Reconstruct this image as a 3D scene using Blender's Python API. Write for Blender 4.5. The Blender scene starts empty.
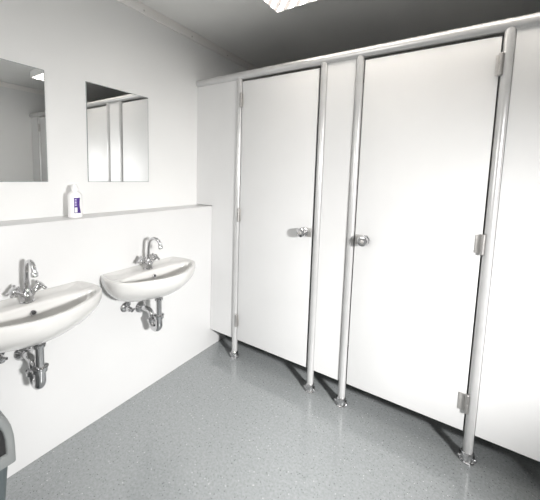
import bpy, bmesh, math
from mathutils import Vector, Matrix

sc = bpy.context.scene
C = sc.collection
PI = math.pi

# ------------------------------------------------------------------ materials
def mat(name, col, rough=.5, metal=0.0, spec=.5, coat=0.0):
    m = bpy.data.materials.new(name); m.use_nodes = True
    b = m.node_tree.nodes['Principled BSDF']
    b.inputs['Base Color'].default_value = (*col, 1)
    b.inputs['Roughness'].default_value = rough
    b.inputs['Metallic'].default_value = metal
    b.inputs['Specular IOR Level'].default_value = spec
    b.inputs['Coat Weight'].default_value = coat
    return m

def noise_tint(m, a, b, scale=8.0, bump=0.0, bscale=60.0):
    """soft procedural variation between two close colours, plus a fine bump"""
    nt = m.node_tree; N = nt.nodes; L = nt.links; p = N['Principled BSDF']
    tc = N.new('ShaderNodeTexCoord')
    n = N.new('ShaderNodeTexNoise'); n.inputs['Scale'].default_value = scale; n.inputs['Detail'].default_value = 4
    L.new(tc.outputs['Object'], n.inputs['Vector'])
    r = N.new('ShaderNodeValToRGB'); r.color_ramp.elements[0].color = (*a, 1); r.color_ramp.elements[1].color = (*b, 1)
    r.color_ramp.elements[0].position = .3; r.color_ramp.elements[1].position = .7
    L.new(n.outputs['Fac'], r.inputs['Fac']); L.new(r.outputs['Color'], p.inputs['Base Color'])
    if bump:
        n2 = N.new('ShaderNodeTexNoise'); n2.inputs['Scale'].default_value = bscale
        L.new(tc.outputs['Object'], n2.inputs['Vector'])
        bp = N.new('ShaderNodeBump'); bp.inputs['Strength'].default_value = bump; bp.inputs['Distance'].default_value = .002
        L.new(n2.outputs['Fac'], bp.inputs['Height']); L.new(bp.outputs['Normal'], p.inputs['Normal'])
    return m

M = {}
M['wall'] = noise_tint(mat('white_wall_panel', (.80, .80, .79), .38), (.735, .735, .73), (.755, .755, .75), 3, .03, 90)
M['box'] = noise_tint(mat('white_boxing_laminate', (.86, .86, .86), .30), (.61, .61, .61), (.63, .63, .63), 3, .02, 90)
M['ceil'] = noise_tint(mat('ceiling_panel', (.62, .62, .60), .55), (.74, .74, .725), (.77, .77, .755), 3)
M['trim'] = noise_tint(mat('trim_plastic', (.74, .73, .71), .4), (.80, .78, .755), (.83, .81, .79), 5)
M['lam'] = noise_tint(mat('cubicle_laminate', (.80, .80, .80), .5, 0, .35), (.66, .66, .66), (.68, .68, .68), 4, .02, 120)
M['stall'] = noise_tint(mat('shaded_stall_wall', (.5, .5, .5), .5), (.14, .14, .14), (.16, .16, .16), 3)  # cubicle shade put into the wall colour, to cut scattered light
M['alu'] = noise_tint(mat('pale_aluminium', (.72, .72, .72), .28, .35), (.54, .54, .54), (.58, .58, .58), 20)
M['steel'] = noise_tint(mat('brushed_steel', (.60, .58, .56), .38, .75), (.56, .545, .53), (.64, .62, .60), 60)
M['plate'] = noise_tint(mat('satin_steel', (.42, .41, .40), .4, .8), (.40, .39, .38), (.44, .43, .42), 60)
M['chrome'] = noise_tint(mat('chrome', (.58, .58, .59), .08, 1), (.58, .58, .59), (.62, .62, .63), 10)
M['ceramic'] = noise_tint(mat('glazed_ceramic', (.80, .79, .775), .12, 0, .5, .3), (.59, .585, .575), (.61, .605, .59), 4)
M['mirror'] = noise_tint(mat('mirror_silver', (.88, .89, .89), .005, 1), (.88, .89, .89), (.885, .895, .895), 2)
M['mirror_edge'] = noise_tint(mat('mirror_edge_glass', (.25, .28, .28), .2), (.24, .27, .27), (.27, .30, .30), 20)
M['dark'] = noise_tint(mat('recess_shade', (.012, .012, .013), .6), (.011, .011, .012), (.014, .014, .015), 10)  # near-black colour painted as the shade inside the overflow and bin mouth
M['bottle'] = noise_tint(mat('white_plastic', (.86, .85, .85), .35), (.855, .85, .85), (.87, .86, .86), 20)
M['pink'] = noise_tint(mat('pale_pink_label', (.78, .50, .50), .4), (.78, .48, .48), (.80, .54, .54), 30)
M['purple'] = noise_tint(mat('purple_label', (.09, .03, .25), .4), (.045, .012, .17), (.06, .018, .21), 40)
M['lilac'] = noise_tint(mat('lilac_print', (.45, .38, .62), .5), (.43, .36, .60), (.47, .40, .64), 40)
M['binlid'] = noise_tint(mat('grey_bin_plastic', (.30, .31, .31), .4), (.19, .20, .20), (.21, .22, .22), 8, .04, 200)
M['binbody'] = noise_tint(mat('blue_grey_bin_plastic', (.16, .19, .20), .4), (.075, .092, .097), (.085, .102, .107), 8, .04, 200)
M['frame'] = noise_tint(mat('window_frame_plastic', (.82, .82, .82), .35), (.81, .81, .81), (.83, .83, .83), 5)

# speckled safety vinyl
m = mat('speckled_vinyl', (.3, .33, .35), .17); M['floor'] = m
m.node_tree.nodes['Principled BSDF'].inputs['Coat Weight'].default_value = .45; m.node_tree.nodes['Principled BSDF'].inputs['Coat Roughness'].default_value = .07
nt = m.node_tree; N = nt.nodes; L = nt.links; p = N['Principled BSDF']
tc = N.new('ShaderNodeTexCoord')
n1 = N.new('ShaderNodeTexNoise'); n1.inputs['Scale'].default_value = 90; n1.inputs['Detail'].default_value = 5
n0 = N.new('ShaderNodeTexNoise'); n0.inputs['Scale'].default_value = 3
L.new(tc.outputs['Object'], n1.inputs['Vector']); L.new(tc.outputs['Object'], n0.inputs['Vector'])
base = N.new('ShaderNodeValToRGB')
base.color_ramp.elements[0].color = (.222, .235, .239, 1); base.color_ramp.elements[1].color = (.292, .307, .312, 1)
base.color_ramp.elements[0].position = .3; base.color_ramp.elements[1].position = .7
L.new(n1.outputs['Fac'], base.inputs['Fac'])
prev = base.outputs['Color']
for scale, thr, keep, col in ((75, .16, .45, (.07, .08, .09)), (62, .14, .22, (.50, .52, .52)), (140, .2, .5, (.12, .14, .15))):
    v = N.new('ShaderNodeTexVoronoi'); v.inputs['Scale'].default_value = scale
    L.new(tc.outputs['Object'], v.inputs['Vector'])
    lt = N.new('ShaderNodeMath'); lt.operation = 'LESS_THAN'; lt.inputs[1].default_value = thr
    L.new(v.outputs['Distance'], lt.inputs[0])
    sep = N.new('ShaderNodeSeparateColor'); L.new(v.outputs['Color'], sep.inputs['Color'])
    l2 = N.new('ShaderNodeMath'); l2.operation = 'LESS_THAN'; l2.inputs[1].default_value = keep
    L.new(sep.outputs['Red'], l2.inputs[0])
    mu = N.new('ShaderNodeMath'); mu.operation = 'MULTIPLY'
    L.new(lt.outputs[0], mu.inputs[0]); L.new(l2.outputs[0], mu.inputs[1])
    mx = N.new('ShaderNodeMix'); mx.data_type = 'RGBA'
    L.new(mu.outputs[0], mx.inputs['Factor']); L.new(prev, mx.inputs['A']); mx.inputs['B'].default_value = (*col, 1)
    prev = mx.outputs['Result']
L.new(prev, p.inputs['Base Color'])
bp = N.new('ShaderNodeBump'); bp.inputs['Strength'].default_value = .05; bp.inputs['Distance'].default_value = .002
n3 = N.new('ShaderNodeTexNoise'); n3.inputs['Scale'].default_value = 45; n3.inputs['Detail'].default_value = 3
L.new(tc.outputs['Object'], n3.inputs['Vector'])
L.new(n3.outputs['Fac'], bp.inputs['Height']); L.new(bp.outputs['Normal'], p.inputs['Normal'])

# lamp diffuser: prismatic plastic lit by warm tubes
m = bpy.data.materials.new('lamp_diffuser'); m.use_nodes = True; M['glow'] = m
nt = m.node_tree; N = nt.nodes; L = nt.links; p = N['Principled BSDF']
p.inputs['Base Color'].default_value = (.8, .78, .74, 1); p.inputs['Roughness'].default_value = .3
tc = N.new('ShaderNodeTexCoord'); w = N.new('ShaderNodeTexWave'); w.bands_direction = 'DIAGONAL'
w.inputs['Scale'].default_value = 9.0; w.inputs['Distortion'].default_value = 1.2; w.inputs['Detail'].default_value = 2
L.new(tc.outputs['Object'], w.inputs['Vector'])
r = N.new('ShaderNodeValToRGB'); r.color_ramp.elements[0].color = (.035, .03, .028, 1); r.color_ramp.elements[1].color = (1, .93, .84, 1); r.color_ramp.elements[0].position = .40; r.color_ramp.elements[1].position = .80
L.new(w.outputs['Fac'], r.inputs['Fac']); L.new(r.outputs['Color'], p.inputs['Emission Color'])
GLOW = p.inputs['Emission Strength']

# window pane
m = bpy.data.materials.new('window_glass'); m.use_nodes = True; M['glass'] = m
nt = m.node_tree; N = nt.nodes; L = nt.links
N.remove(N['Principled BSDF'])
t = N.new('ShaderNodeBsdfTransparent'); g = N.new('ShaderNodeBsdfGlossy'); g.inputs['Roughness'].default_value = .02
f = N.new('ShaderNodeMixShader'); f.inputs['Fac'].default_value = .06
L.new(t.outputs[0], f.inputs[1]); L.new(g.outputs[0], f.inputs[2]); L.new(f.outputs[0], N['Material Output'].inputs['Surface'])

# ------------------------------------------------------------------ mesh helpers
def box(bm, x0, x1, y0, y1, z0, z1, bev=0.0, seg=2):
    r = bmesh.ops.create_cube(bm, size=1)
    vs = r['verts']
    for v in vs:
        v.co = Vector(((x0 + x1) / 2 + v.co.x * (x1 - x0), (y0 + y1) / 2 + v.co.y * (y1 - y0), (z0 + z1) / 2 + v.co.z * (z1 - z0)))
    if bev:
        es = list({e for v in vs for e in v.link_edges})
        bmesh.ops.bevel(bm, geom=es, offset=bev, segments=seg, profile=.6, affect='EDGES')

def frame_of(d):
    d = Vector(d).normalized()
    a = Vector((0, 0, 1)) if abs(d.z) < .9 else Vector((1, 0, 0))
    u = d.cross(a).normalized(); v = d.cross(u).normalized()
    return u, v

def sweep(bm, pts, rad, n=20, caps=True):
    """round tube through pts (parallel transport); rad a number or one per point"""
    pts = [Vector(q) for q in pts]
    rad = rad if isinstance(rad, (list, tuple)) else [rad] * len(pts)
    tan = []
    for i in range(len(pts)):
        a = pts[max(0, i - 1)]; b = pts[min(len(pts) - 1, i + 1)]
        d = b - a
        tan.append(d.normalized() if d.length > 1e-9 else tan[-1])
    u, v = frame_of(tan[0]); rings = []
    for i, q in enumerate(pts):
        if i:
            ax = tan[i - 1].cross(tan[i])
            if ax.length > 1e-7:
                R = Matrix.Rotation(tan[i - 1].angle(tan[i]), 3, ax.normalized()); u = R @ u; v = R @ v
        rings.append([bm.verts.new(q + (u * math.cos(2 * PI * k / n) + v * math.sin(2 * PI * k / n)) * rad[i]) for k in range(n)])
    for a, b in zip(rings, rings[1:]):
        for k in range(n):
            bm.faces.new((a[k], a[(k + 1) % n], b[(k + 1) % n], b[k]))
    if caps:
        bm.faces.new(rings[0][::-1]); bm.faces.new(rings[-1])

def lathe(bm, o, d, prof, n=28):
    """prof: list of (distance along d, radius) from o"""
    o = Vector(o); d = Vector(d).normalized(); u, v = frame_of(d); rings = []
    for t, r in prof:
        c = o + d * t
        rings.append([bm.verts.new(c + (u * math.cos(2 * PI * k / n) + v * math.sin(2 * PI * k / n)) * max(r, 1e-5)) for k in range(n)])
    for a, b in zip(rings, rings[1:]):
        for k in range(n):
            bm.faces.new((a[k], a[(k + 1) % n], b[(k + 1) % n], b[k]))
    bm.faces.new(rings[0][::-1]); bm.faces.new(rings[-1])

def arc(c, r, a0, a1, u, v, n=10):
    c = Vector(c); u = Vector(u); v = Vector(v)
    return [c + (u * math.cos(a0 + (a1 - a0) * k / n) + v * math.sin(a0 + (a1 - a0) * k / n)) * r for k in range(n + 1)]

def obj(name, bm, m, parent=None, smooth=True, angle=35):
    bmesh.ops.recalc_face_normals(bm, faces=bm.faces)
    me = bpy.data.meshes.new(name); bm.to_mesh(me); bm.free()
    me.materials.append(m)
    if smooth:
        for f in me.polygons: f.use_smooth = True
        try: me.set_sharp_from_angle(angle=math.radians(angle))
        except Exception: pass
    o = bpy.data.objects.new(name, me); C.objects.link(o)
    if parent: o.parent = parent
    return o

def tag(o, label, cat, group=None):
    o['label'] = label; o['category'] = cat
    if group: o['group'] = group
    return o

def thing(name, label, cat, loc=(0, 0, 0), group=None):
    o = bpy.data.objects.new(name, None); C.objects.link(o); o.location = loc
    o.empty_display_size = .1
    return tag(o, label, cat, group)

def struct(name, bm, m, parent=None, smooth=False):
    o = obj(name, bm, m, parent, smooth)
    if not parent: o['kind'] = 'structure'
    return o

def copy_tree(o, parent=None):
    c = o.copy(); C.objects.link(c); c.parent = parent
    for ch in list(o.children): copy_tree(ch, c)
    return c

B = bmesh.new

# ------------------------------------------------------------------ dimensions
D = .16                       # depth of the boxing in front of the left wall
XR, YF, YB, H = 2.80, -2.05, 1.00, 2.335
ZL = 1.0936                   # top of the boxing
ZB = .143                     # underside of doors and panels
RZ, RR = 1.991, .026            # head rail
POSTS = [.2364, .8408, 1.0437, 1.6667, 1.990, 2.575]
PR = .0205

# ------------------------------------------------------------------ room shell
bm = B(); box(bm, -D - .1, XR + .1, YF - .1, YB + .1, -.1, 0); struct('floor', bm, M['floor'])
bm = B(); box(bm, -D - .1, XR + .1, YF - .1, YB + .1, H, H + .1); struct('ceiling', bm, M['ceil'])
bm = B(); box(bm, -D - .1, -D, YF - .1, YB + .1, 0, H); struct('wall_left', bm, M['wall'])
bm = B(); box(bm, -D, XR, YB, YB + .1, 0, H); struct('wall_back', bm, M['stall'])
VX0, VX1, VZ0, VZ1 = .15, 1.15, 1.15, 1.85  # opening for an added, unseen window that only lets in fill
bm = B()
box(bm, -D, VX0, YF - .1, YF, 0, H); box(bm, VX1, XR, YF - .1, YF, 0, H)
box(bm, VX0, VX1, YF - .1, YF, 0, VZ0); box(bm, VX0, VX1, YF - .1, YF, VZ1, H)
struct('wall_front', bm, M['wall'])
bm = B()
for a in ((VX0, VX0 + .045, VZ0, VZ1), (VX1 - .045, VX1, VZ0, VZ1), (VX0 + .045, VX1 - .045, VZ0, VZ0 + .045), (VX0 + .045, VX1 - .045, VZ1 - .045, VZ1)):
    box(bm, a[0], a[1], YF - .07, YF - .01, a[2], a[3], bev=.004)
fill_win = struct('added_fill_window', bm, M['frame'])  # invented window out of view, put in to carry soft fill light
bm = B(); box(bm, VX0 + .04, VX1 - .04, YF - .042, YF - .036, VZ0 + .04, VZ1 - .04); obj('window_pane', bm, M['glass'], fill_win, False)
WY0, WY1, WZ0, WZ1 = -1.70, -.84, 1.10, 1.82
bm = B()
box(bm, XR, XR + .1, YF - .1, WY0, 0, H); box(bm, XR, XR + .1, WY1, YB + .1, 0, H)
box(bm, XR, XR + .1, WY0, WY1, 0, WZ0); box(bm, XR, XR + .1, WY0, WY1, WZ1, H)
struct('wall_right', bm, M['wall'])
bm = B()
for a in ((WY0, WY0 + .045, WZ0, WZ1), (WY1 - .045, WY1, WZ0, WZ1), (WY0 + .045, WY1 - .045, WZ0, WZ0 + .045), (WY0 + .045, WY1 - .045, WZ1 - .045, WZ1)):
    box(bm, XR + .01, XR + .07, *a, bev=.004)
win = struct('window_1', bm, M['frame'])
bm = B(); box(bm, XR + .036, XR + .042, WY0 + .04, WY1 - .04, WZ0 + .04, WZ1 - .04); obj('window_pane', bm, M['glass'], win, False)
bm = B(); box(bm, XR - .002, XR + .01, WY0 - .03, WY1 + .03, WZ0 - .025, WZ0, .004); obj('window_sill', bm, M['frame'], win)

# boxing in front of the left wall that carries the basins
bm = B(); box(bm, -D, 0, YF, YB, 0, ZL, .0025, 2); struct('wall_boxing', bm, M['box'], smooth=True)

# trims between walls and ceiling
bm = B(); box(bm, -D, -D + .012, YF, YB, 2.28, H, .003); tr = struct('trim_1', bm, M['trim'], smooth=True)
bm = B()
for y in (-1.36, -.91, -.46, -.075, .31): lathe(bm, (-D + .012, y, 2.298), (1, 0, 0), [(-.001, .006), (.002, .0055), (.0035, .003)], 12)
obj('rivets', bm, M['steel'], tr)
bm = B(); box(bm, XR - .012, XR, YF, YB, 2.28, H, .003); struct('trim_2', bm, M['trim'], smooth=True)

# dividing walls between the cubicles, behind the front
for i, x in enumerate((.945, 1.83)):
    bm = B(); box(bm, x - .0065, x + .0065, .03, YB, ZB, RZ - .03)
    tag(obj('cubicle_divider', bm, M['lam'], None, False),
        ('white dividing wall behind the narrow panel between the two doors', 'white dividing wall behind the wide panel right of the second door')[i], 'partition')

# ------------------------------------------------------------------ cubicle front
bm = B(); sweep(bm, [(-D, 0, RZ), (XR, 0, RZ)], RR, 28)
tag(obj('head_rail', bm, M['alu']), 'long pale round rail along the top of the cubicle front', 'rail')

def post_mesh():
    bm = B(); sweep(bm, [(0, 0, .012), (0, 0, RZ - RR * .6)], PR, 28); return bm
P_LABEL = ['pale round post between the left wall panel and the first door',
           'pale round post on the lock side of the left door',
           'pale round post on the lock side of the right door',
           'pale round post on the hinge side of the right door, nearest the camera',
           'pale round post beyond the wide right panel, out of sight',
           'pale round post seen only in the mirrors, beside the far right panel']
first = None
for i, x in enumerate(POSTS):
    if first is None:
        t = thing('cubicle_post', P_LABEL[i], 'post', (x, 0, 0), 'cubicle posts'); first = t
        obj('tube', post_mesh(), M['alu'], t)
        bm = B(); lathe(bm, (0, 0, 0), (0, 0, 1), [(0, .032), (.005, .032), (.008, .0255), (.046, .0255), (.049, .0235)], 28)
        ft = obj('foot', bm, M['chrome'], t)
        for s in (-1, 1):
            bm = B()
            box(bm, s * .0255 - .006, s * .0255 + .006, -.012, .012, 0, .03, .003)
            lathe(bm, (s * .030, -.004, .016), (s * .6, -.8, 0), [(0, .009), (.006, .009), (.009, .006)], 14)
            obj('clamp_screw', bm, M['chrome'], ft)
    else:
        t = copy_tree(first); t.location.x = x; t['label'] = P_LABEL[i]

# fixed panels
PANELS = [(-D, POSTS[0], 'narrow white panel between the left wall and the left door'),
          (POSTS[1], POSTS[2], 'narrow white panel between the two posts in the middle'),
          (POSTS[3], POSTS[4], 'white fixed panel at the right edge, right of the right door'),
          (POSTS[5], XR, 'white fixed panel at the far end, seen only in the left mirror')]
for i, (x0, x1, lab) in enumerate(PANELS):
    bm = B()
    e = PR + .0006
    if i == 0:
        # notched round the boxing at its left end
        box(bm, .002, x1 - e, -.0065, .0065, ZB, ZL + .004); box(bm, -D + .001, x1 - e, -.0065, .0065, ZL + .004, RZ - .018)
        bmesh.ops.remove_doubles(bm, verts=bm.verts, dist=1e-6)
    else:
        box(bm, x0 + e, (x1 - e) if i < 3 else x1 - .001, -.0065, .0065, ZB, RZ - .018, .001)
    tag(obj('fixed_partition', bm, M['lam'], None, False), lab, 'panel', 'fixed cubicle panels')

# doors
def door(x0, x1, hinge, label, gl, gr, leaf):
    t = thing('cubicle_door', label, 'door', ((x0 + x1) / 2, 0, ZB), 'cubicle doors')
    cx = (x0 + x1) / 2
    a = x0 - cx + PR + gl; b = x1 - cx - PR - gr
    bm = B(); box(bm, a, b, -.0065, .0065, 0, 1.950 - ZB, .0012); obj('door_leaf', bm, M['lam'], t)
    hx = a if hinge < 0 else b; s = -hinge              # s: direction from the hinge into the leaf
    for z, lw in zip((1.83, 1.053, .289), leaf):
        z -= ZB
        bm = B(); x = hx - s * .004
        box(bm, min(x, x + s * lw), max(x, x + s * lw), -.0095, -.0064, z - .042, z + .042, .001)
        h = obj('hinge', bm, M['steel'], t)
        bm = B()
        lathe(bm, (x, -.0165, z - .047), (0, 0, 1), [(0, .006), (.003, .0085), (.044, .0085), (.045, .0075), (.049, .0075), (.050, .0085), (.091, .0085), (.094, .006)], 18)
        obj('hinge_barrel', bm, M['plate'], h)
    # turn lock on the other side
    lx = b if hinge < 0 else a; s = hinge * -1 if False else (-1 if hinge < 0 else 1)
    z = .998 - ZB
    bm = B(); q0, q1 = lx + s * .003, lx + s * .070
    box(bm, min(q0, q1), max(q0, q1), -.010, -.0064, z - .027, z + .027, .002); lk = obj('lock_plate', bm, M['plate'], t)
    kx = lx + s * .053
    bm = B()
    lathe(bm, (kx, -.009, z), (0, -1, 0), [(0, .027), (.004, .027), (.006, .020), (.022, .020), (.024, .027), (.048, .027), (.052, .024), (.0535, .016)], 28)
    k = obj('lock_knob', bm, M['chrome'], lk)
    bm = B(); lathe(bm, (kx, -.0615, z), (0, -1, 0), [(0, .010), (.003, .010), (.0045, .007)], 18)
    obj('knob_centre', bm, M['steel'], k)
    return t
door(POSTS[0], POSTS[1], -1, 'white cubicle door nearest the wash basins, closed, lock on its right', .004, .009, (.014, .014, .018))
door(POSTS[2], POSTS[3], 1, 'white cubicle door nearest the camera at right, closed, knob lock on its left', .006, .006, (.018, .028, .034))
door(POSTS[4], POSTS[5], 1, 'white cubicle door out of the frame, seen only in the left mirror', .007, .007, (.02, .03, .034))

# ------------------------------------------------------------------ wash basins
ZR = .79
def catmull(P, per=10):
    out = []
    for i in range(len(P) - 1):
        p0 = P[max(i - 1, 0)]; p1 = P[i]; p2 = P[i + 1]; p3 = P[min(i + 2, len(P) - 1)]
        for k in range(per):
            t = k / per
            out.append(tuple(.5 * (2 * b + (c - a) * t + (2 * a - 5 * b + 4 * c - d) * t * t + (3 * b - a - 3 * c + d) * t ** 3) for a, b, c, d in zip(p0, p1, p2, p3)))
    out.append(P[-1]); return out

def polar(half, c, angs):
    """closed mirrored outline sampled by angle about c=(cx,0); half runs from y>0 back to the front centre"""
    pts = half + [(x, -y) for x, y in reversed(half[:-1])]
    pts = pts + [pts[0]]
    out = []
    for a in angs:
        d = (math.cos(a), math.sin(a)); best = None
        for (x0, y0), (x1, y1) in zip(pts, pts[1:]):
            x0 -= c; x1 -= c
            ex, ey = x1 - x0, y1 - y0
            den = d[0] * ey - d[1] * ex
            if abs(den) < 1e-12: continue
            t = (x0 * ey - y0 * ex) / den; s = (x0 * d[1] - y0 * d[0]) / den
            if t > 0 and -1e-6 <= s <= 1 + 1e-6 and (best is None or t > best): best = t
        out.append((c + d[0] * best, d[1] * best))
    return out

CX = .17
NA = 160
ca = math.atan2(.233, -CX)
ANG = sorted([2 * PI * k / NA for k in range(NA)] + [ca, 2 * PI - ca])
OUT_H = catmull([(0, 0), (0, .08), (0, .16), (0, .22), (0, .233)], 4)[:-1] + catmull([(0, .233), (.04, .246), (.09, .256), (.14, .257), (.185, .246), (.222, .218), (.256, .178), (.288, .120), (.313, .060), (.322, 0)])
BOWL_H = catmull([(.112, 0), (.114, .08), (.122, .150), (.138, .200), (.165, .224), (.195, .214), (.228, .180), (.262, .124), (.288, .062), (.297, 0)])
outer = polar(OUT_H, CX, ANG); bowl = polar(BOWL_H, CX, ANG)

def inset(loop, d):
    out = []
    for x, y in loop:
        r = math.hypot(x - CX, y); k = (r - d) / r
        out.append((CX + (x - CX) * k, y * k))
    return out

def make_bowl():
    bm = B(); rings = []
    def ring(loop, z): rings.append([bm.verts.new((x, y, z(x, y) if callable(z) else z)) for x, y in loop])
    # outside, from underneath up to the rim
    K = 12
    for k in range(K, -1, -1):
        a = (PI / 2) * k / K * .93
        s = math.cos(a) ** .92; z = ZR - .022 - .152 * math.sin(a)
        ring([(x * s, y * s) for x, y in outer], z)
    ring(outer, ZR - .008)
    ring(inset(outer, .002), ZR - .002)
    ring(inset(outer, .006), ZR)
    ring(inset(outer, .013), ZR - .0005)
    ring(inset(outer, .019), lambda x, y: ZR - (.006 if x < .12 else .002))
    def lerp(f): return [(a[0] + (b[0] - a[0]) * f, a[1] + (b[1] - a[1]) * f) for a, b in zip(inset(outer, .019), bowl)]
    ring(lerp(.5), lambda x, y: ZR - (.008 if x < .12 else .003))
    ring(lerp(.93), lambda x, y: ZR - (.009 if x < .14 else .004))
    def sc_(s, cx=.19): return [(cx + (x - cx) * s, y * s) for x, y in bowl]
    for s, z in ((.985, ZR - .013), (.965, ZR - .024), (.93, ZR - .040), (.88, ZR - .056), (.80, ZR - .071), (.68, ZR - .085), (.52, ZR - .096), (.34, ZR - .104), (.16, ZR - .108), (.10, ZR - .1085)):
        ring(sc_(s), z)
    n = len(ANG)
    for a, b in zip(rings, rings[1:]):
        for k in range(n): bm.faces.new((a[k], a[(k + 1) % n], b[(k + 1) % n], b[k]))
    bm.faces.new(rings[0][::-1]); bm.faces.new(rings[-1])
    return bm

def make_basin(label):
    t = thing('wash_basin', label, 'wash basin', (0, 0, 0), 'wash basins')
    obj('bowl', make_bowl(), M['ceramic'], t, angle=60)
    # overflow
    bm = B(); c = Vector((.1265, 0, .748)); dr = Vector((1, 0, .42)).normalized()
    lathe(bm, c - dr * .002, dr, [(0, .0115), (.004, .0115), (.006, .010), (.006, .0075), (.003, .0072)], 22)
    ov = obj('overflow_ring', bm, M['chrome'], t)
    bm = B(); lathe(bm, c - dr * .002, dr, [(0, .0074), (.0052, .0074)], 18); obj('overflow_shade', bm, M['dark'], ov)  # black disc paints the shade inside the overflow
    bm = B(); lathe(bm, (.19, 0, ZR - .109), (0, 0, 1), [(0, .026), (.002, .026), (.004, .023), (.003, .012)], 24); obj('drain', bm, M['chrome'], t)
    # mixer tap
    bx = .072; zb = ZR - .0085
    bm = B()
    lathe(bm, (bx, 0, zb - .002), (0, 0, 1), [(0, .026), (.006, .026), (.009, .0225), (.020, .0215), (.032, .022), (.040, .019), (.046, .0145), (.054, .0135), (.058, .012)], 28)
    for s in (-1, 1):
        lathe(bm, (bx, 0, zb + .020), (.06, s * .75, .62), [(0, .015), (.022, .014), (.030, .0105), (.042, .0105)], 22)
    tap = obj('mixer_tap', bm, M['chrome'], t)
    for s in (-1, 1):
        d = Vector((.06, s * .75, .62)).normalized(); o = Vector((bx, 0, zb + .020)) + d * .040
        bm = B(); lathe(bm, o, d, [(0, .0105), (.004, .0125), (.014, .0125), (.018, .0165), (.026, .0165), (.030, .012), (.031, .006)], 22)
        u, v = frame_of(d)
        for w in (u + v, u - v):
            w = w.normalized(); c = o + d * .022
            sweep(bm, [c - w * .0285, c - w * .0275, c - w * .024, c - w * .012, c + w * .012, c + w * .024, c + w * .0275, c + w * .0285], [.003, .0055, .0068, .0055, .0055, .0068, .0055, .003], 14)
        obj('tap_handle', bm, M['chrome'], tap)
    bm = B()
    dx = Vector((1, 0, 0)); z0 = zb + .050
    path = [Vector((0, 0, z0)), Vector((0, 0, z0 + .02)), Vector((0, 0, z0 + .050)) + dx * .001, Vector((0, 0, z0 + .074)) + dx * .003]
    c = Vector((0, 0, z0 + .090)) + dx * .042
    path += [c + (dx * math.cos(a) + Vector((0, 0, 1)) * math.sin(a)) * .037 for a in [math.radians(q) for q in range(168, 8, -12)]]
    path += [path[-1] + Vector((0, 0, -.010)) + dx * .002]
    sweep(bm, path, [.0095] * 3 + [.0088] * (len(path) - 3), 20)
    e = path[-1]; lathe(bm, e + Vector((0, 0, .004)), (dx.x * .12, dx.y * .12, -1), [(0, .0105), (.003, .0125), (.018, .0125), (.020, .0105)], 20)
    sp = obj('spout', bm, M['chrome'], tap); sp.location = (bx, 0, 0)
    return t

def make_trap(label):
    t = thing('drain_trap', label, 'drain trap', (0, 0, 0), 'drain traps')
    px, ux, yy = .170, .108, -.005
    bm = B(); sweep(bm, [(px, 0, .640), (px, 0, .515)], .0155, 22)
    lathe(bm, (px, 0, .618), (0, 0, 1), [(0, .017), (.002, .022), (.012, .022), (.016, .018)], 22)
    obj('tailpipe', bm, M['chrome'], t)
    bm = B()
    rr = (px - ux) / 2
    path = [(px, 0, .530), (px, 0, .51), (px, 0, .49), (px, 0, .478)] + arc(((px + ux) / 2, 0, .478), rr, 0, -PI, (1, 0, 0), (0, 0, 1), 14)[1:] + [(ux, 0, .485), (ux, 0, .503)]
    sweep(bm, path, .0195, 22)
    obj('trap_bend', bm, M['chrome'], t)
    for (x, z) in ((px, .524), (ux, .489)):
        bm = B(); lathe(bm, (x, 0, z - .011), (0, 0, 1), [(0, .0205), (.003, .026), (.014, .026), (.017, .0285), (.021, .0285), (.023, .020)], 24)
        obj('slip_nut', bm, M['chrome'], t)
    bm = B()
    path = [(ux, 0, .495), (ux, 0, .505)] + [Vector(q) for q in arc((ux - .036, 0, .505), .036, 0, PI / 2 * .85, (1, 0, 0), (0, 0, 1), 9)[1:]] + [(ux - .056, 0, .540), (.03, .001, .537), (.002, .002, .536)]
    sweep(bm, path, .0155, 20); obj('wall_pipe', bm, M['chrome'], t)
    bm = B(); lathe(bm, (.0005, .002, .536), (1, 0, 0), [(0, .036), (.004, .036), (.012, .030), (.020, .021), (.024, .018)], 28)
    obj('rosette', bm, M['chrome'], t)
    return t

def make_valve(label):
    t = thing('angle_valve', label, 'valve', (0, 0, 0), 'angle valves')
    y, z = -.095, .568
    bm = B(); lathe(bm, (.0005, y, z), (1, 0, 0), [(0, .028), (.003, .028), (.010, .022), (.014, .012)], 24); obj('rosette', bm, M['chrome'], t)
    bm = B(); lathe(bm, (.008, y, z), (1, 0, 0), [(0, .0105), (.020, .0105), (.022, .0135), (.042, .0135), (.045, .009), (.052, .008)], 20)
    lathe(bm, (.034, y, z + .008), (0, 0, 1), [(0, .008), (.012, .008), (.014, .0115), (.026, .0115), (.028, .006)], 16); obj('valve_body', bm, M['chrome'], t)
    bm = B(); lathe(bm, (.056, y, z), (1, 0, 0), [(-.002, .008), (.002, .0125), (.014, .0115), (.018, .007)], 8)
    box(bm, .058, .066, y - .019, y + .019, z - .0055, z + .0055, .002); obj('valve_handle', bm, M['chrome'], t)
    bm = B(); sweep(bm, [(.034, y, z + .03), (.034, y, z + .05), (.036, y + .002, z + .075), (.042, y + .006, z + .10)], .0048, 12); obj('supply_pipe', bm, M['chrome'], t)
    return t

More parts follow.
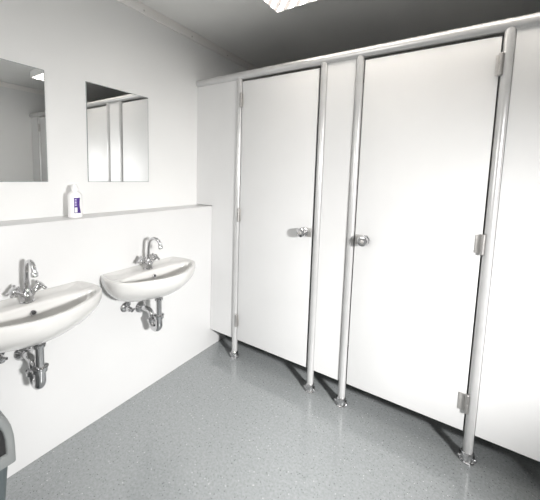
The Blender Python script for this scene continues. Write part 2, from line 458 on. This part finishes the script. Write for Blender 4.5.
b1 = make_basin('white ceramic wash basin at the left edge with chrome mixer tap'); b1.location = (0, -1.172, 0)
b2 = copy_tree(b1); b2.location = (0, -.600, 0)
for q in b2.children_recursive:
    if q.name.startswith('spout'): q.rotation_euler.z = math.radians(16)
b2['label'] = 'white ceramic wash basin nearer the cubicles with chrome mixer tap'
t1 = make_trap('chrome drain trap under the left edge basin'); t1.location = (0, -1.172, 0)
t2 = copy_tree(t1); t2.location = (0, -.604, 0); t2['label'] = 'chrome drain trap under the basin nearer the cubicles'
v1 = make_valve('chrome angle valve at the left edge, cut by the frame'); v1.location = (0, -1.166, 0)
v2 = copy_tree(v1); v2.location = (0, -.606, 0); v2['label'] = 'chrome angle valve on the wall under the basin nearer the cubicles'

# ------------------------------------------------------------------ mirrors
def mirror(y0, y1, label):
    bm = B(); box(bm, -D + .0004, -D + .0040, y0, y1, 1.267, 1.794)
    t = tag(obj('wall_mirror', bm, M['mirror_edge'], None, False), label, 'mirror', 'frameless wall mirrors')
    bm = B(); box(bm, -D + .0040, -D + .0048, y0 + .0025, y1 - .0025, 1.2695, 1.7915)
    obj('mirror_glass', bm, M['mirror'], t, False)
mirror(-1.366, -.993, 'frameless mirror at the left edge, above the left basin, showing the ceiling lamp')
mirror(-.804, -.4307, 'frameless mirror nearer the cubicles, showing the cubicle doors')

# ------------------------------------------------------------------ soap bottle on the ledge
BX, BY = -.068, -.914
t = thing('soap_bottle', 'white plastic bottle with a purple label on the ledge between the mirrors', 'bottle', (BX, BY, ZL))
BR = .031
prof = [(0, BR - .004), (.003, BR - .001), (.006, BR), (.108, BR), (.114, BR - .001), (.121, BR - .005), (.126, BR - .011), (.129, .015), (.132, .013), (.138, .013)]
bm = B(); lathe(bm, (0, 0, .0005), (0, 0, 1), prof, 40); obj('bottle_body', bm, M['bottle'], t)
bm = B(); lathe(bm, (0, 0, .136), (0, 0, 1), [(0, .0145), (.001, .0155), (.014, .0155), (.016, .013), (.017, .010), (.026, .010), (.028, .008)], 28); obj('cap', bm, M['bottle'], t)
def patch(bm, a0, a1, z0, z1, r, wob=0.0, nz=10, na=12, th=.0006):
    def P(a, z, rr): return (rr * math.cos(a), rr * math.sin(a), z)
    g = {}
    for lay, rr in ((0, r), (1, r + th)):
        for j in range(nz + 1):
            f = j / nz; z = z0 + (z1 - z0) * f
            hi = a1 - wob * math.sin(PI * f) + (wob * .6 * (1 - f))
            for i in range(na + 1):
                g[lay, j, i] = bm.verts.new(P(a0 + (hi - a0) * i / na, z, rr))
    for j in range(nz):
        for i in range(na):
            bm.faces.new((g[1, j, i], g[1, j, i + 1], g[1, j + 1, i + 1], g[1, j + 1, i]))
            bm.faces.new((g[0, j, i], g[0, j + 1, i], g[0, j + 1, i + 1], g[0, j, i + 1]))
        for i in (0, na): bm.faces.new((g[0, j, i], g[1, j, i], g[1, j + 1, i], g[0, j + 1, i]))
    for i in range(na):
        for j in (0, nz): bm.faces.new((g[0, j, i], g[0, j, i + 1], g[1, j, i + 1], g[1, j, i]))
R = math.radians
bm = B(); patch(bm, R(-33), R(18), .024, .100, BR, R(9)); lab = obj('label', bm, M['purple'], t); lab['label'] = 'purple label'
bm = B(); patch(bm, R(-29), R(-9), .028, .052, BR + .0006, 0, 3, 5, .0004); obj('label_field', bm, M['bottle'], lab)
bm = B()
for z0, z1 in ((.060, .064), (.067, .070), (.073, .079), (.082, .085), (.088, .093)): patch(bm, R(-27), R(-14), z0, z1, BR + .0006, 0, 2, 4, .0004)
obj('label_print', bm, M['lilac'], lab)

# ------------------------------------------------------------------ swing bin
t = thing('waste_bin', 'grey plastic waste bin with a dark opening in its lid, cut by the left edge', 'waste bin', (.188, -1.436, 0))
def rrect(hx, hy, r, n=6):
    out = []
    for cx, cy, a in ((hx - r, hy - r, 0), (-hx + r, hy - r, PI / 2), (-hx + r, -hy + r, PI), (hx - r, -hy + r, 3 * PI / 2)):
        out += [(cx + r * math.cos(a + PI / 2 * k / n), cy + r * math.sin(a + PI / 2 * k / n)) for k in range(n + 1)]
    return out
def loft(bm, loops):
    rings = [[bm.verts.new(q) for q in lp] for lp in loops]; n = len(rings[0])
    for a, b in zip(rings, rings[1:]):
        for k in range(n): bm.faces.new((a[k], a[(k + 1) % n], b[(k + 1) % n], b[k]))
    bm.faces.new(rings[0][::-1]); bm.faces.new(rings[-1])
bm = B()
loft(bm, [[(x, y, z) for x, y in rrect(hx, hy, .035)] for hx, hy, z in ((.088, .098, .001), (.092, .102, .006), (.112, .124, .322))])
obj('bin_body', bm, M['binbody'], t)
# lid: arched in y-z, extruded along x, with an open mouth towards the room
def arch(hw, z0, zs, top, x, n=16, k=1.0):
    pts = [(x, hw, z0), (x, hw, (z0 + zs) / 2), (x, hw, zs)]
    for i in range(1, n):
        a = PI * i / n
        c, s = math.cos(a), math.sin(a)
        pts.append((x, hw * math.copysign(abs(c) ** .72, c), zs + (top - zs) * s ** .85))
    pts += [(x, -hw, zs), (x, -hw, (z0 + zs) / 2), (x, -hw, z0)]
    return pts
bm = B()
A = [arch(.118, .318, .366, .520, -.112), arch(.130, .312, .366, .535, -.122 + .004), arch(.136, .310, .366, .542, -.100), arch(.136, .310, .366, .542, .104),
     arch(.134, .310, .366, .540, .116), arch(.128, .312, .366, .534, .123), arch(.113, .350, .372, .520, .123), arch(.110, .352, .372, .517, .120), arch(.108, .354, .372, .514, .108)]
loft(bm, A)
lid = obj('bin_lid', bm, M['binlid'], t, angle=50); lid['label'] = 'arched grey lid'
bm = B(); loft(bm, [arch(.109, .3535, .372, .515, .1135), arch(.109, .3535, .372, .515, .1095)])
obj('bin_opening_shade', bm, M['dark'], lid)  # black plate set in the lid mouth as its inner shade

# ------------------------------------------------------------------ ceiling lamp
LX0, LX1, LY0, LY1, LZ = .572, 1.985, -.285, -.103, 2.264
t = thing('ceiling_lamp', 'long lit fluorescent ceiling lamp above the cubicle front, cut by the top edge', 'ceiling lamp', ((LX0 + LX1) / 2, (LY0 + LY1) / 2, H))
hx, hy = (LX1 - LX0) / 2, (LY1 - LY0) / 2
bm = B()
for q in ((-hx, -hx + .006, -hy, hy), (hx - .006, hx, -hy, hy), (-hx + .006, hx - .006, -hy, -hy + .006), (-hx + .006, hx - .006, hy - .006, hy)):
    box(bm, *q, LZ - H, -.0005)
box(bm, -hx + .006, hx - .006, -hy + .006, hy - .006, -.012, -.0005)
obj('lamp_housing', bm, M['frame'], t, False)
bm = B(); box(bm, -hx + .0065, hx - .0065, -hy + .0065, hy - .0065, LZ - H + .002, LZ - H + .006); obj('lamp_diffuser', bm, M['glow'], t, False)
bm = B()
for k in range(1, 24): box(bm, -hx + 2 * hx * k / 24 - .001, -hx + 2 * hx * k / 24 + .001, -hy + .007, hy - .007, LZ - H - .001, LZ - H + .002)
obj('lamp_louvre', bm, M['frame'], t, False)

# ------------------------------------------------------------------ light
GLOW.default_value = 18
w = bpy.data.worlds.new('sky'); sc.world = w; w.use_nodes = True
N = w.node_tree.nodes; L = w.node_tree.links
sky = N.new('ShaderNodeTexSky'); sky.sky_type = 'HOSEK_WILKIE'; sky.sun_direction = (.3, .6, .7); sky.turbidity = 4
L.new(sky.outputs[0], N['Background'].inputs['Color']); N['Background'].inputs['Strength'].default_value = .6

a = bpy.data.lights.new('window_daylight', 'AREA'); a.shape = 'RECTANGLE'; a.size = .28; a.size_y = .24; a.energy = 54; a.color = (1, .99, .975); a.spread = R(87)
o = bpy.data.objects.new('window_daylight', a); C.objects.link(o); o.location = (XR + .45, -1.50, 1.55)
o.rotation_euler = Vector((-2.95, 1.22, -2.05)).to_track_quat('-Z', 'Y').to_euler()

a = bpy.data.lights.new('front_fill_light', 'AREA'); a.shape = 'RECTANGLE'; a.size = .9; a.size_y = .6; a.energy = 13; a.color = (1, .985, .96)  # added soft fill light behind the invented front window
o = bpy.data.objects.new('front_fill_light', a); C.objects.link(o); o.location = ((VX0 + VX1) / 2, YF - .12, (VZ0 + VZ1) / 2)
o.rotation_euler = Vector((.55, 1, .30)).to_track_quat('-Z', 'Y').to_euler()

# ------------------------------------------------------------------ camera
F, PCX, PCY = 301.2624, 268.1267, 204.5783
yaw, pit, rol = .5679, -.0951, .0315
fw = Vector((-math.sin(yaw) * math.cos(pit), math.cos(yaw) * math.cos(pit), math.sin(pit)))
r0 = Vector((math.cos(yaw), math.sin(yaw), 0)); u0 = r0.cross(fw)
rt = r0 * math.cos(rol) + u0 * math.sin(rol); up = -r0 * math.sin(rol) + u0 * math.cos(rol)
cd = bpy.data.cameras.new('camera'); cam = bpy.data.objects.new('camera', cd); C.objects.link(cam)
cd.sensor_fit = 'HORIZONTAL'; cd.sensor_width = 36; cd.lens = F * 36 / 540
cd.shift_x = (270 - PCX) / 540; cd.shift_y = -(250 - PCY) / 540
cd.clip_start = .02
mw = Matrix((rt, up, -fw)).transposed().to_4x4(); mw.translation = Vector((1.5447, -1.6546, 1.33)); cam.matrix_world = mw
sc.camera = cam

vs = sc.view_settings
sc.display_settings.display_device = 'sRGB'
vs.view_transform = 'Standard'; vs.look = 'None'; vs.gamma = 1; vs.use_curve_mapping = False
vs.exposure = 0.0
sc.cycles.use_denoising = True
sc.cycles.max_bounces = 12; sc.cycles.diffuse_bounces = 8
sc.cycles.caustics_reflective = False; sc.cycles.caustics_refractive = False
sc.cycles.sample_clamp_indirect = 4
